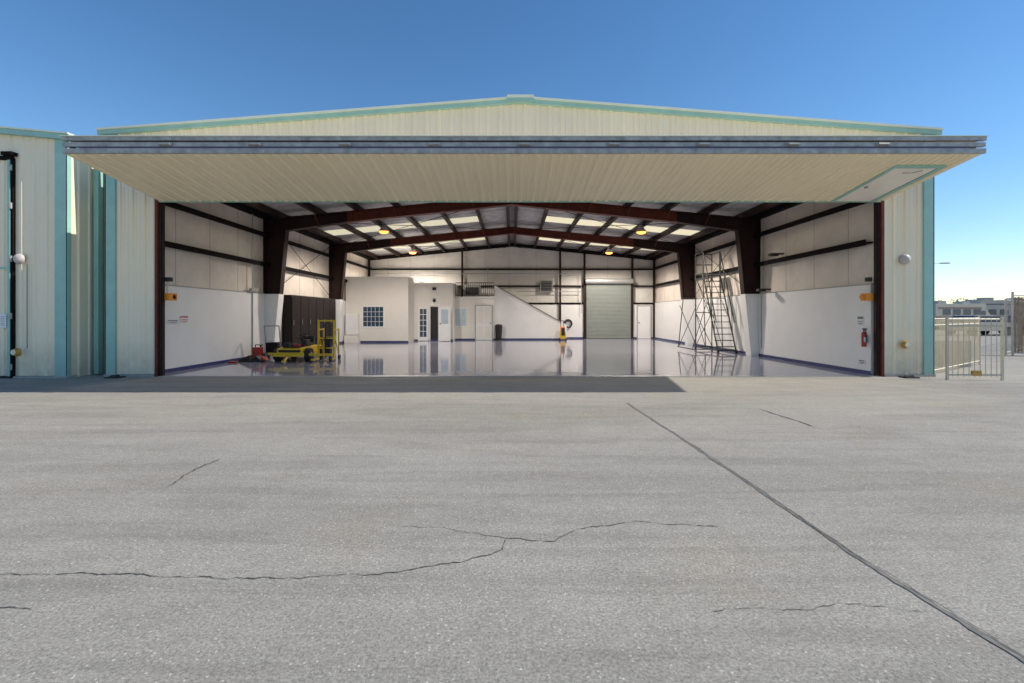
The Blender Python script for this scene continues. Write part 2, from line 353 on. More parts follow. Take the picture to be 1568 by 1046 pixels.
for yc in FR:
    for sx in (-1,1):
        xin=lambda z: 8.62-(z)*0.095
        pts=lambda z0,z1,dx0,dx1:[(sx*(xin(z0)+dx0),z0),(sx*(xin(z0)+dx1),z0),(sx*(xin(z1)+dx1),z1),(sx*(xin(z1)+dx0),z1)]
        co.m(white)
        co.prism_y([(sx*8.99,.012),(sx*xin(0),.012),(sx*xin(2.25),2.25),(sx*8.99,2.25)], yc-.2, yc+.2)
        co.m(darksteel)
        co.prism_y(pts(2.252,4.6,0,.03), yc-.15, yc+.15)
        co.prism_y([(sx*8.96,2.252),(sx*(xin(2.25)+.03),2.252),(sx*(xin(4.6)+.03),4.6),(sx*8.96,4.6)], yc-.012, yc+.012)
        co.prism_y([(sx*8.96,2.252),(sx*8.995,2.252),(sx*8.995,5.1),(sx*8.96,5.1)], yc-.15, yc+.15)
        co.prism_y([(sx*8.96,4.6),(sx*8.18,4.6),(sx*8.18,zd(8.18)-.22),(sx*8.96,zd(8.96)-.22)], yc-.014, yc+.014)
        zb=lambda x_: 5.50-0.107*x_ if x_<6 else 4.858-(x_-6)*.14
        for xa,xb in ((0,6),(6,8.18)):
            co.m(redsteel if xa==0 else darksteel)
            co.prism_y([(sx*xa,zb(xa)),(sx*xb,zb(xb)),(sx*xb,zb(xb)+.03),(sx*xa,zb(xa)+.03)], yc-.14, yc+.14)
            co.prism_y([(sx*xa,zb(xa)+.03),(sx*xb,zb(xb)+.03),(sx*xb,zd(xb)-.24),(sx*xa,zd(xa)-.24)], yc-.01, yc+.01)
            co.prism_y([(sx*xa,zd(xa)-.24),(sx*xb,zd(xb)-.24),(sx*xb,zd(xb)-.215),(sx*xa,zd(xa)-.215)], yc-.14, yc+.14)
        co.m(redsteel)
        for xs_ in (1.4,2.8,4.2,5.6,7.0):   # flange braces from purlins down to the rafter
            co.cyl((sx*xs_,yc-.7,zd(xs_)-.2),(sx*xs_,yc-.1,zb(xs_)+.03),.014,5)
co.build('steel_portal_frames',H)
xs=[0,1.4,2.8,4.2,5.6,7.0,8.4]
SKY=[(14.6,16.4),(22.0,23.3),(27.8,28.9)]
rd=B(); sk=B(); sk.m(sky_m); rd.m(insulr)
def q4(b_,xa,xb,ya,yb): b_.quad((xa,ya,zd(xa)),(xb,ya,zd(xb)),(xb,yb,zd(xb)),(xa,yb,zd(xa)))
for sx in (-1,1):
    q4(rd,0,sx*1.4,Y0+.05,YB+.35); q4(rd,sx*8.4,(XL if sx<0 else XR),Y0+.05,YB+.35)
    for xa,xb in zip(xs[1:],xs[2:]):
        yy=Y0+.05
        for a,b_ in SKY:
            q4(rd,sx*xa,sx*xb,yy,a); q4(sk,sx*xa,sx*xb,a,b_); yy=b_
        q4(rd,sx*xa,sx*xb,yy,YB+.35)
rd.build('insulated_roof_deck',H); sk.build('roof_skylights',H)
pu=B(); pu.m(darksteel)
for x_ in [-8.4,-7,-5.6,-4.2,-2.8,-1.4,-.17,.17,1.4,2.8,4.2,5.6,7,8.4]:
    pu.box(x_-.02,x_+.02,Y0+.3,YB-.02,zd(x_)-.23,zd(x_)-.012)
    pu.box(x_-.07,x_+.07,Y0+.3,YB-.02,zd(x_)-.245,zd(x_)-.23)
pu.m(greym)
for yy in (19.6,21.0,23.6,26.0,27.2,29.4):
    for sx in (-1,1):
        pu.cyl((0,yy,zd(0)-.05),(sx*8.9,yy,zd(8.9)-.05),.008,5)
pu.m(girtm)
for (ya,yb) in ((18,24.4),(24.4,31)):
    for sx in (-1,1):
        pu.cyl((sx*8.4,ya,zd(8.4)-.3),(sx*.4,yb,zd(.4)-.3),.012,5); pu.cyl((sx*.4,ya,zd(.4)-.3),(sx*8.4,yb,zd(8.4)-.3),.012,5)
pu.build('roof_purlins',H)
br=B(); br.m(girtm)
for sx in (-1,1):
    br.cyl((sx*8.86,18.2,2.3),(sx*8.86,24.2,4.9),.012,6); br.cyl((sx*8.84,18.2,4.9),(sx*8.84,24.2,2.3),.012,6)
br.build('wall_brace_rods',H)
# ---- bifold door
D=B()
nn=Vector((0,-.34,-2.5)).normalized()
ZL=4.26; ZF=4.58; YF=9.45
dz=(ZF-ZL)/(Y0-.03-YF)
pl=lambda y: ZL+dz*(Y0-.03-y)
D.m(siding_u)
D.hexa([(OL,YF,pl(YF)),(OR+.08,YF,pl(YF)),(OR+.08,Y0-.03,ZL),(OL,Y0-.03,ZL)], [(OL,YF,pl(YF)+.03),(OR+.08,YF,pl(YF)+.03),(OR+.08,Y0-.03,ZL+.03),(OL,Y0-.03,ZL+.03)])
x=OL+.12; k=0
WX0,WX1,WY=7.78,8.66,10.02
while x<OR+.02:
    if WX0-.12<x<WX1+.12: D.rib((x,YF+.03,pl(YF+.03)),(x,WY-.12,pl(WY-.12)),(1,0,0),nn,.03,.018,.02)
    else: D.rib((x,YF+.03,pl(YF+.03)),(x,Y0-.05,pl(Y0-.05)),(1,0,0),nn,.03 if k%2 else .045,.018 if k%2 else .026,.012 if k%2 else .028)
    x+=.149; k+=1
D.m(teal)
D.box(OL,OR+.08,Y0-.035,Y0-.0,ZL-.03,ZL+.10)
def dpatch(xa,xb,ya,yb,h0,h1):
    D.hexa([(xa,ya,pl(ya)-h0),(xb,ya,pl(ya)-h0),(xb,yb,pl(yb)-h0),(xa,yb,pl(yb)-h0)],[(xa,ya,pl(ya)-h1),(xb,ya,pl(ya)-h1),(xb,yb,pl(yb)-h1),(xa,yb,pl(yb)-h1)])
dpatch(WX0-.09,WX0,WY-.09,Y0-.04,-.002,.04); dpatch(WX1,WX1+.09,WY-.09,Y0-.04,-.002,.04); dpatch(WX0,WX1,WY-.09,WY,-.002,.04)
D.m(mat('door_leaf',(0.95,0.90,0.80,1),.5,var=.03)); dpatch(WX0+.02,WX1-.02,WY+.02,Y0-.08,-.002,.024)
D.m(greym); D.box(WX0+.10,WX0+.14,10.97,11.05,pl(11.0)-.06,pl(11.0)-.0)
D.path([(WX0+.3,10.22,pl(10.22)-.05),(WX0+.5,10.22,pl(10.22)-.05),(WX0+.62,10.1,pl(10.1)-.05)],.009,6)
D.m(siding)
D.hexa([(OL,YF,ZF+.26),(OR+.08,YF,ZF+.26),(OR+.08,Y0-.06,5.04),(OL,Y0-.06,5.04)], [(OL,YF,ZF+.29),(OR+.08,YF,ZF+.29),(OR+.08,Y0-.06,5.07),(OL,Y0-.06,5.07)])
D.m(steelblue)
D.box(OL,OR+.10,YF-.06,YF,ZF-.005,ZF+.085)
D.box(OL,OR+.10,YF-.05,YF+.02,ZF+.125,ZF+.205)
D.box(OL,OR+.10,YF-.07,YF,ZF+.235,ZF+.305)
D.m(mat('fold_seal',(0.10,0.085,0.16,1),0.6)); D.box(OL+.3,OR-.2,YF-.045,YF,ZF+.09,ZF+.12)
D.m(capm); D.box(OL-.02,OR+.12,YF-.09,YF+.03,ZF+.308,ZF+.322)
D.m(greym)
n=9
for i in range(n):
    xx=OL+.05+(OR-OL)*(.11+.78*i/(n-1))
    D.box(xx-.13,xx+.13,YF-.075,YF-.05,ZF+.13,ZF+.19); D.cyl((xx-.1,YF-.09,ZF+.16),(xx+.1,YF-.09,ZF+.16),.022,8)
D.m(darksteel)
for i in range(36):
    xx=OL+.12+i*(OR-OL-.2)/35; D.cyl((xx,YF-.055,ZF+.225),(xx,YF-.055,ZF+.24),.01,5)
for xx in [OL+i*(OR-OL)/8 for i in range(9)]:
    D.box(xx-.03,xx+.03,YF+.03,Y0-.1,pl(YF)+.04,pl(YF)+.08)
for xx in (OL+.02,OR+.04):
    D.cyl((xx,YF+.04,ZF+.17),(xx,Y0-.05,4.66),.03,8)
D.build('bifold_door',H)
r=B(); r.m(rollm)
z=.02
while z<3.42:
    r.prism_x([(YB-.24,z),(YB-.265,z+.02),(YB-.265,z+.06),(YB-.24,z+.08),(YB-.2,z+.08),(YB-.2,z)],4.63,7.40); z+=.083
r.m(greym); r.cyl((4.55,YB-.40,3.58),(7.48,YB-.40,3.58),.17,14)
r.m(darksteel); r.box(4.585,4.63,YB-.29,YB-.18,0.01,3.5); r.box(7.40,7.435,YB-.29,YB-.18,0.01,3.5); r.box(4.5,7.5,YB-.27,YB-.18,3.44,3.5)
r.build('rollup_door',H)
md=B(); md.m(greym); md.box(7.80,7.85,YB-.17,YB-.12,.01,2.08); md.box(8.65,8.70,YB-.17,YB-.12,.01,2.08); md.box(7.85,8.65,YB-.17,YB-.12,2.03,2.08)
md.m(white); md.box(7.85,8.65,YB-.155,YB-.122,.02,2.03); md.m(darksteel); md.cyl((7.93,YB-.22,1.0),(7.93,YB-.15,1.0),.035,8)
md.build('rear_personnel_door',H)
ve=B(); ve.m(greym); ve.box(1.75,2.55,YB-.22,YB-.12,2.9,3.65); ve.m(black); ve.box(1.82,2.48,YB-.228,YB-.215,2.97,3.58)
ve.m(greym)
for i in range(6): ve.box(1.82,2.48,YB-.245,YB-.228,2.99+i*.1,3.01+i*.1)
ve.build('wall_vent',H)
ex=B()
for sx,xx in ((1,OL+.12),(-1,OR-.14)):
    ex.m(orange); ex.box(xx-.10,xx+.10,Y0+.12,Y0+.3,1.85,2.03); ex.cyl((xx-.16,Y0+.2,1.94),(xx+.1,Y0+.2,1.94),.055,10)
    ex.m(black); ex.box(xx-.07-.02*sx,xx+.05,Y0+.1,Y0+.22,2.32,2.42)
    ex.m(pipem); ex.cyl((xx-.05*sx,Y0+.16,2.03),(xx-.05*sx,Y0+.16,2.32),.015,6)
ex.build('door_lock_motors',H)

# ------------------------------------------------------------------ gap infill between buildings
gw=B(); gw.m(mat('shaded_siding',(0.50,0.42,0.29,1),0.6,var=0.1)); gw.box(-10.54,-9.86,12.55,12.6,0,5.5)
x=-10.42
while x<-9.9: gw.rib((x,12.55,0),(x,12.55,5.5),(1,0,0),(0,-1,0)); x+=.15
gw.m(teal)
gw.box(-10.44,-10.32,12.32,12.46,0.02,5.25); gw.box(-9.96,-9.92,12.4,12.5,0.02,5.0)
gw.m(capm); gw.box(-10.53,-9.87,12.45,12.62,5.5,5.54)
gw.build('infill_wall')

# ------------------------------------------------------------------ neighbour hangar
NB=empty('metal_hangar_building',(-20.4,20,0))
NY=11.72; NR=-10.54; NX=-20.4
zt2=lambda x_: 6.65-.092*abs(x_-NX)
NL=2*NX-NR
f=B(); f.m(siding)
DR=-11.78; DL=2*NX-DR
f.prism_y([(DR,0.05),(NR,0.05),(NR,zt2(NR)),(DR,zt2(DR))], NY, NY+.05)
f.prism_y([(NL,0.05),(DL,0.05),(DL,zt2(DL)),(NL,zt2(NL))], NY, NY+.05)
f.prism_y([(DL,5.2),(DR,5.2),(DR,zt2(DR)),(NX,zt2(NX)),(DL,zt2(DL))], NY, NY+.05)
f.prism_y([(NL,0),(NR,0),(NR,5.4),(NX,6.3),(NL,5.4)],31,31.05)
f.box(NR-.05,NR,NY+.05,31,0,5.5); f.box(NL,NL+.05,NY+.05,31,0,5.5)
x=NR-.5
while x>NL+.3:
    zb=.05 if (x>DR+.06 or x<DL-.06) else 5.2
    f.rib((x,NY,zb),(x,NY,zt2(x)-.03),(1,0,0),(0,-1,0)); x-=.2985
y=NY+.3
while y<31: f.rib((NR,y,0),(NR,y,5.5),(0,1,0),(1,0,0)); y+=.3
f.m(insulr); f.quad((NL,NY,5.5),(NX,NY,6.35),(NX,31,6.35),(NL,31,5.5)); f.quad((NR,NY,5.5),(NX,NY,6.35),(NX,31,6.35),(NR,31,5.5))
f.build('walls_and_roof',NB)
t=B(); t.m(teal); t.box(NR-.27,NR+.02,NY-.05,NY,0.04,zt2(NR)); t.box(NR,NR+.025,NY-.05,NY+.06,.04,zt2(NR))
for xa,xb in ((NL-.1,NX),(NX,NR+.12)):
    t.m(teal); t.prism_y([(xa,zt2(xa)-.11),(xb,zt2(xb)-.11),(xb,zt2(xb)+.01),(xa,zt2(xa)+.01)], NY-.12, NY)
    t.m(capm); t.prism_y([(xa,zt2(xa)+.012),(xb,zt2(xb)+.012),(xb,zt2(xb)+.05),(xa,zt2(xa)+.05)], NY-.15, NY+.3)
t.m(sillm); t.box(DR,NR+.04,NY-.06,NY+.2,0,.045)
t.m(girtm); t.path([(DR+.32,NY-.05,2.7),(DR+.32,NY-.05,.7)],.007,6)
t.build('trim',NB)
d=B(); d.m(siding); d.box(DL+.05,DR-.06,NY-.03,NY+.02,.05,5.16)
x=DR-.25
while x>DL+.1: d.rib((x,NY-.03,.06),(x,NY-.03,5.14),(1,0,0),(0,-1,0)); x-=.2985
d.m(teal); d.box(DL+.05,DR-.06,NY-.075,NY-.03,2.58,2.63); d.box(DR-.12,DR-.06,NY-.08,NY-.031,.05,5.16)
d.m(girtm); d.box(DR-.055,DR,NY-.07,NY+.02,.03,5.2); d.box(DL,DR+.0,NY-.12,NY-.03,5.17,5.24); d.box(DR-.2,DR+.06,NY-.16,NY-.01,5.25,5.33)
d.m(steelblue)
for z in (.2,1.4,2.75,4.0,4.9): d.cyl((DR-.03,NY-.09,z),(DR-.03,NY-.09,z+.14),.03,8)
d.build('bifold_door',NB)
sg=B(); sg.m(signw); sg.box(-12.05,-11.91,NY-.10,NY-.08,1.2,1.52); sg.m(mat('sign_text',(0.3,0.3,0.35,1),.5))
for i in range(6): sg.box(-12.03,-11.93,NY-.104,NY-.10,1.25+i*.04,1.262+i*.04)
sg.build('notice_sign')

def wall_lamp(x,y,z):
    b_=B(); b_.m(greym); b_.box(x-.09,x+.09,y-.03,y,z-.09,z+.09); b_.m(domem); b_.dome((x,y-.03,z),(0,-1,0.0),.125,n=20,k=8,flat=.8); b_.build('wall_lamp',smooth=False)
wall_lamp(-11.62,NY-.035,2.82); wall_lamp(9.50,Y0-.035,2.84)
def bell(x,y,z):
    b_=B(); b_.m(brass); b_.cyl((x,y,z),(x,y-.06,z),.05,10); b_.cyl((x,y-.06,z),(x,y-.14,z),.10,16,r1=.07); b_.m(siding); b_.cyl((x,y-.14,z),(x,y-.15,z),.06,12); b_.build('warning_bell')
bell(-11.66,NY-.035,.62); bell(9.47,Y0-.035,.78)
for xx in (-9.45,9.45):
    b_=B(); b_.m(black); b_.box(xx-.16,xx+.16,Y0-.38,Y0-.12,0,.03); b_.cyl((xx-.1,Y0-.25,.03),(xx+.1,Y0-.25,.05),.03,8); b_.build('door_stop_block',bevel=.005)

# ------------------------------------------------------------------ interior: office
OF=empty('interior_office',(-5,28,0))
o=B(); o.m(offwhite)
o.box(-8.89,-5.55,26.4,30.7,.012,3.5)
o.box(-5.549,-3.36,28.0,30.7,.012,3.28)
o.box(-3.359,-1.06,29.0,30.7,.012,2.5)
o.m(basebl); o.box(-8.89,-5.54,26.385,26.4,.012,.10); o.box(-5.548,-3.35,27.985,28.0,.012,.10); o.box(-3.358,-1.06,28.985,29.0,.012,.10)
o.m(white); o.box(-8.90,-5.52,26.36,30.72,3.502,3.54); o.box(-5.518,-3.33,27.97,30.72,3.282,3.31); o.box(-3.329,-1.03,28.96,30.72,2.502,2.56)
o.build('walls',OF)
wn=B(); wx0,wx1,wz0,wz1,wy=-7.95,-6.88,.88,1.92,26.4
wn.m(white); wn.box(wx0-.07,wx1+.07,wy-.03,wy-.001,wz1,wz1+.07); wn.box(wx0-.07,wx1+.07,wy-.04,wy-.001,wz0-.07,wz0); wn.box(wx0-.07,wx0,wy-.03,wy-.001,wz0,wz1); wn.box(wx1,wx1+.07,wy-.03,wy-.001,wz0,wz1)
wn.m(glassd); wn.box(wx0,wx1,wy-.012,wy-.002,wz0,wz1)
wn.m(white)
for i in range(1,5): xx=wx0+(wx1-wx0)*i/5; wn.box(xx-.009,xx+.009,wy-.02,wy-.0125,wz0,wz1)
for i in range(1,4): zz=wz0+(wz1-wz0)*i/4; wn.box(wx0,wx1,wy-.023,wy-.0205,zz-.009,zz+.009)
wn.build('grid_window',OF)
dr=B()
dr.m(white); dr.box(-8.8,-8.15,26.1,26.39,.45,1.55); dr.m(offwhite); dr.box(-8.82,-8.1,25.95,26.38,.012,.42)
dr.m(black); dr.box(-4.62,-4.18,27.985,27.999,.10,1.95)  # flat black sheet: painted shade of the open office doorway, not rubber
dr.m(white); dr.box(-4.68,-4.62,27.95,27.999,.012,2.02); dr.box(-4.18,-4.12,27.95,27.999,.012,2.02); dr.box(-4.68,-4.12,27.95,27.999,2.022,2.08)
def leafdoor(x0,x1,y,z1,gm):
    dr.m(white); dr.box(x0,x0+.11,y-.04,y,.03,z1); dr.box(x1-.11,x1,y-.04,y,.03,z1); dr.box(x0+.11,x1-.11,y-.04,y,.03,.25); dr.box(x0+.11,x1-.11,y-.04,y,z1-.12,z1)
    dr.m(gm); dr.box(x0+.11,x1-.11,y-.025,y-.01,.25,z1-.12); dr.m(white)
    dr.box((x0+x1)/2-.012,(x0+x1)/2+.012,y-.034,y-.026,.25,z1-.12)
    for i in range(1,5): zz=.25+(z1-.37)*i/5; dr.box(x0+.11,x1-.11,y-.038,y-.0345,zz-.014,zz+.014)
leafdoor(-5.32,-4.72,27.93,1.95,glassd)
dr.m(white); dr.box(-4.06,-3.42,27.5,27.54,.03,1.95); dr.m(glassl); dr.box(-3.95,-3.55,27.485,27.499,1.0,1.8)
dr.m(darksteel); dr.cyl((-3.98,27.4,1.0),(-3.98,27.5,1.0),.03,8)
dr.m(glassl); dr.box(-3.30,-2.70,28.975,28.999,.85,1.85); dr.m(white); dr.box(-3.02,-2.98,28.96,28.974,.85,1.85); dr.box(-3.34,-2.66,28.96,28.999,1.852,1.90); dr.box(-3.34,-2.66,28.96,28.999,.80,.848)
dr.m(greym); dr.box(-2.17,-2.12,28.95,28.984,.012,2.07); dr.box(-1.18,-1.13,28.95,28.984,.012,2.07); dr.box(-2.12,-1.18,28.95,28.984,2.03,2.07)
dr.m(white); dr.box(-2.12,-1.18,28.965,28.984,.02,2.03)
dr.m(offwhite)
for (a,b_,c_,e) in ((-2.03,-1.70,.2,.85),(-1.60,-1.27,.2,.85),(-2.03,-1.70,1.0,1.9),(-1.60,-1.27,1.0,1.9)): dr.box(a,b_,28.957,28.964,c_,e)
dr.m(darksteel); dr.cyl((-1.26,28.9,1.0),(-1.26,28.96,1.0),.035,8)
dr.m(black); dr.box(-4.5,-4.3,27.9,27.999,2.9,3.05)
dr.cyl((-4.4,27.97,2.25),(-4.4,27.9,2.4),.08,10)
dr.build('doors',OF)
ra=B(); ra.m(darksteel)
ra.box(-3.33,-1.05,29.03,29.07,3.36,3.40); ra.box(-3.33,-1.05,29.03,29.07,2.62,2.65)
x=-3.32
while x<-1.04: ra.box(x,x+.025,29.035,29.065,2.65,3.36); x+=.125
ra.build('mezzanine_railing',OF)
ac=B(); ac.m(greym); ac.box(-2.9,-1.9,29.6,30.3,2.57,3.3); ac.m(black); ac.box(-2.8,-2.0,29.58,29.6,2.7,3.15); ac.build('mezzanine_equipment',OF)

st=B(); st.m(white)
st.prism_y([(-1.05,.012),(3.25,.012),(3.25,.95),(2.9,1.05),(-1.05,3.25)],29.3,29.4)
st.m(mat('stair_cap',(0.22,0.19,0.16,1),0.5))
st.prism_y([(2.9,1.052),(-1.05,3.252),(-1.05,3.31),(2.9,1.112)],29.27,29.43)
st.m(basebl); st.box(-1.05,3.25,29.285,29.3,.012,.1)
st.m(wood)
for i in range(14):
    st.box(-1.0+i*.28,-1.0+(i+1)*.28+.02,29.42,30.5,2.5-(i+1)*.178,2.5-(i+1)*.178+.04)
st.build('enclosed_staircase')

lk=B(); lk.m(cabinetm); lk.box(-8.99,-8.62,19.3,24.1,.05,2.28)
lk.m(mat('cabinet_face',(0.012,0.007,0.007,1),.5,var=.3,spec=.15))
for i in range(6): lk.box(-8.62,-8.60,19.33+i*.8,19.33+i*.8+.76,.12,2.2)
lk.m(greym)
for i in range(6): lk.cyl((-8.58,19.42+i*.8,1.1),(-8.58,19.42+i*.8,1.3),.012,6)
lk.build('storage_cabinets')

def highbay(x,y,z):
    b_=B(); b_.m(greym); b_.cyl((x,y,z+.22),(x,y,zd(x)-.1),.012,6); b_.cyl((x,y,z+.12),(x,y,z+.28),.09,12)
    b_.m(domem); b_.cyl((x,y,z-.08),(x,y,z+.12),.23,18,r1=.09)
    b_.m(lampglow); b_.dome((x,y,z-.085),(0,0,-1),.20,flat=.45); ob=b_.build('high_bay_lamp')
    l=bpy.data.lights.new('bulb','SPOT'); l.energy=840; l.color=(1.0,0.885,0.77); l.shadow_soft_size=.22; l.spot_size=math.radians(166); l.spot_blend=.4
    lo=bpy.data.objects.new('bulb_light',l); lo.location=(x,y,z-.40); sc.collection.objects.link(lo); lo.parent=ob
for x_,y_,z_ in ((-5.45,21.0,5.12),(5.5,21.0,5.10),(-5.63,28.0,5.12),(5.5,28.0,5.10)): highbay(x_,y_,z_)

# ------------------------------------------------------------------ rolling ladder
la=B(); la.m(laddm)
xa,xb=7.92,8.62
for xx in (xa,xb):
    la.cyl((xx,19.0,.12),(xx,20.5,3.22),.028,8)
    la.path([(xx,19.15,1.2),(xx,20.45,4.1),(xx,21.3,4.1)],.022,8)
    for t_ in (.2,.45,.7,.95): la.cyl((xx,19.0+1.5*t_,.12+3.1*t_),(xx,19.15+1.3*t_,1.2+2.9*t_),.015,6)
    la.cyl((xx,21.3,.12),(xx,21.3,4.1),.025,8)
    la.cyl((xx,20.5,3.22),(xx,21.3,3.22),.028,8); la.cyl((xx,20.5,3.22),(xx,20.5,4.1),.02,8)
    la.cyl((xx,18.95,.13),(xx,21.35,.13),.028,8); la.cyl((xx,20.5,3.2),(xx,20.2,.13),.02,8)
    la.cyl((xx,21.3,3.1),(xx,19.6,1.35),.015,6); la.cyl((xx,21.3,1.6),(xx,20.2,.15),.015,6)
    la.m(black)
    for yy in (18.98,21.3): la.cyl((xx-.03,yy,.065),(xx+.03,yy,.065),.06,12)
    la.m(laddm)
for i in range(13):
    t_=(i+.6)/13; y_=19.0+1.5*t_; z_=.12+3.1*t_; la.box(xa,xb,y_-.02,y_+.17,z_-.014,z_+.014)
la.box(xa,xb,20.5,21.3,3.2,3.235)
for z_ in (3.65,4.1): la.cyl((xa,21.3,z_),(xb,21.3,z_),.022,8)
for y_ in (18.95,21.35): la.cyl((xa,y_,.13),(xb,y_,.13),.028,8)
la.cyl((xa,21.3,.15),(xb,21.3,1.6),.014,6); la.cyl((xb,21.3,.15),(xa,21.3,1.6),.014,6)
la.cyl((xa,21.3,1.6),(xb,21.3,3.1),.014,6); la.cyl((xb,21.3,1.6),(xa,21.3,3.1),.014,6); la.cyl((xa,21.3,1.6),(xb,21.3,1.6),.02,6)
la.path([(7.15,21.2,.13),(7.35,21.2,2.2),(7.92,21.2,2.2)],.02,8); la.cyl((7.15,19.6,.13),(7.92,20.1,2.0),.016,6); la.path([(7.15,19.5,.13),(7.15,21.3,.13)],.022,8)
la.cyl((7.15,19.6,.13),(7.92,19.6,.13),.02,8); la.cyl((7.15,21.2,.13),(7.92,21.2,1.9),.014,6); la.cyl((7.2,21.2,1.9),(7.92,21.2,.13),.014,6)
la.build('rolling_ladder')

# ------------------------------------------------------------------ aircraft tug (low body) with lift cradle
tg=B()
tg.m(yellow)
tg.prism_x([(15.7,.18),(15.55,.26),(15.6,.42),(15.9,.46),(17.2,.46),(17.4,.38),(17.4,.2)],-7.42,-6.62)
tg.box(-7.50,-6.55,15.5,15.56,.18,.30)
tg.m(black); tg.box(-7.3,-6.72,16.0,16.5,.46,.54); tg.box(-7.2,-6.8,16.95,17.05,.55,.78); tg.box(-7.2,-6.8,16.6,17.0,.47,.56)
tg.box(-7.35,-6.68,15.53,15.585,.32,.39); tg.box(-7.3,-6.75,15.72,15.95,.45,.475)
tg.cyl((-7.0,16.35,.5),(-7.0,16.5,.76),.02,8); tg.torus((-7.0,16.5,.78),(0,-.4,1),.15,.016)
tg.box(-7.3,-7.12,15.75,15.92,.47,.60); tg.box(-6.85,-6.7,16.1,16.4,.54,.68)
for xx in (-7.58,-6.6):
    for yy in (15.85,17.05):
        tg.m(black); tg.cyl((xx,yy,.22),(xx+.16,yy,.22),.215,20); tg.m(greym); tg.cyl((xx-.012,yy,.22),(xx+.172,yy,.22),.09,12)
tg.m(red); tg.box(-6.98,-6.8,15.78,15.90,.48,.56)
tg.m(greym); tg.box(-7.15,-6.95,17.1,17.3,.46,.62)
tg.m(yellow)
for xx in (-6.28,-5.78):
    tg.box(xx-.025,xx+.025,16.0,16.05,.06,1.28); tg.box(xx-.025,xx+.025,15.45,16.0,.06,.11)
    tg.cyl((xx,16.05,.9),(xx,16.5,.1),.018,8)
for xx in (-6.28,-5.78): tg.box(xx-.02,xx+.02,16.45,16.49,.06,1.05); tg.box(xx-.02,xx+.02,16.05,16.45,1.0,1.04)
tg.box(-6.305,-5.755,16.0,16.05,1.282,1.33); tg.box(-6.25,-5.81,16.005,16.045,.72,.76); tg.box(-6.55,-5.7,15.65,15.71,.20,.27); tg.box(-6.25,-5.81,16.005,16.045,.40,.44)
tg.m(black); tg.box(-6.12,-5.94,16.1,16.3,.15,.62); tg.cyl((-6.03,15.95,.4),(-6.03,15.95,1.25),.02,8); tg.box(-6.16,-5.9,16.15,16.4,.64,.78)
for xx in (-6.36,-5.76): tg.cyl((xx,15.6,.10),(xx+.05,15.6,.10),.095,14); tg.cyl((xx,16.4,.09),(xx+.05,16.4,.09),.09,14)
tg.m(yellow); tg.box(-7.75,-7.42,15.68,15.75,.22,.29); tg.cyl((-7.0,15.5,.22),(-6.9,14.95,.10),.025,8); tg.torus((-6.89,14.9,.09),(0,0,1),.06,.016,14)
tg.build('aircraft_tug',bevel=.006)
tb=B(); tb.m(greym); tb.path([(-8.45,17.0,.25),(-8.45,16.85,1.12),(-7.95,16.85,1.12),(-7.95,17.0,.25)],.02,8); tb.box(-8.5,-7.9,16.75,17.3,.14,.2)
tb.m(black)
for xx in (-8.5,-7.92):
    tb.cyl((xx-.02,16.85,.08),(xx+.04,16.85,.08),.08,12); tb.cyl((xx-.02,17.25,.08),(xx+.04,17.25,.08),.08,12)
tb.m(cabinetm); tb.box(-8.4,-8.0,16.85,17.2,.2,.55); tb.build('push_cart')
ch=B(); ch.m(black)
ch.box(-8.6,-7.9,15.55,16.1,.012,.06); ch.prism_y([(-8.65,.06),(-8.3,.06),(-8.3,.22)],15.6,15.8); ch.prism_y([(-8.25,.06),(-7.95,.06),(-8.1,.2)],15.6,15.85); ch.m(red); ch.prism_y([(-7.93,.062),(-7.75,.062),(-7.93,.18)],15.6,15.8)
ch.box(-8.75,-8.5,15.2,15.32,.012,.06); ch.build('wheel_chocks')
cn=B(); cn.m(red); cn.box(-8.60,-8.36,16.35,16.6,.012,.42); cn.m(black); cn.path([(-8.56,16.47,.42),(-8.56,16.47,.50),(-8.40,16.47,.50),(-8.40,16.47,.42)],.018,6); cn.cyl((-8.40,16.47,.42),(-8.32,16.47,.52),.02,8)
cn.build('fuel_can',bevel=.02)

tr=B(); tr.m(black); tr.cyl((-.78,29.0,.05),(-.78,29.0,.85),.17,14,r1=.22); tr.dome((-.78,29.0,.86),(0,0,1),.22,flat=.4)
tr.cyl((-.95,29.15,.08),(-.61,29.15,.08),.08,10); tr.build('trash_can')
fs=B(); fs.m(yellow); fs.box(2.78,3.1,28.4,28.9,.10,.5); fs.m(orange); fs.prism_x([(28.4,.5),(28.9,.5),(28.85,.8),(28.6,.8)],2.82,3.06)
fs.m(black); fs.box(2.84,3.04,28.38,28.4,.3,.75); fs.path([(2.85,28.85,.8),(2.85,29.0,1.15),(3.02,29.0,1.15),(3.02,28.85,.8)],.02,6)
for xx in (2.74,3.08): fs.cyl((xx,28.5,.10),(xx+.06,28.5,.10),.09,12); fs.cyl((xx,28.85,.08),(xx+.06,28.85,.08),.07,12)
fs.build('floor_scrubber',bevel=.01)
hs=B(); hs.m(black); hs.torus((3.5,YB-.2,.95),(0,1,0),.24,.04); hs.torus((3.52,YB-.27,.93),(0,1,0),.20,.03); hs.build('coiled_hose')

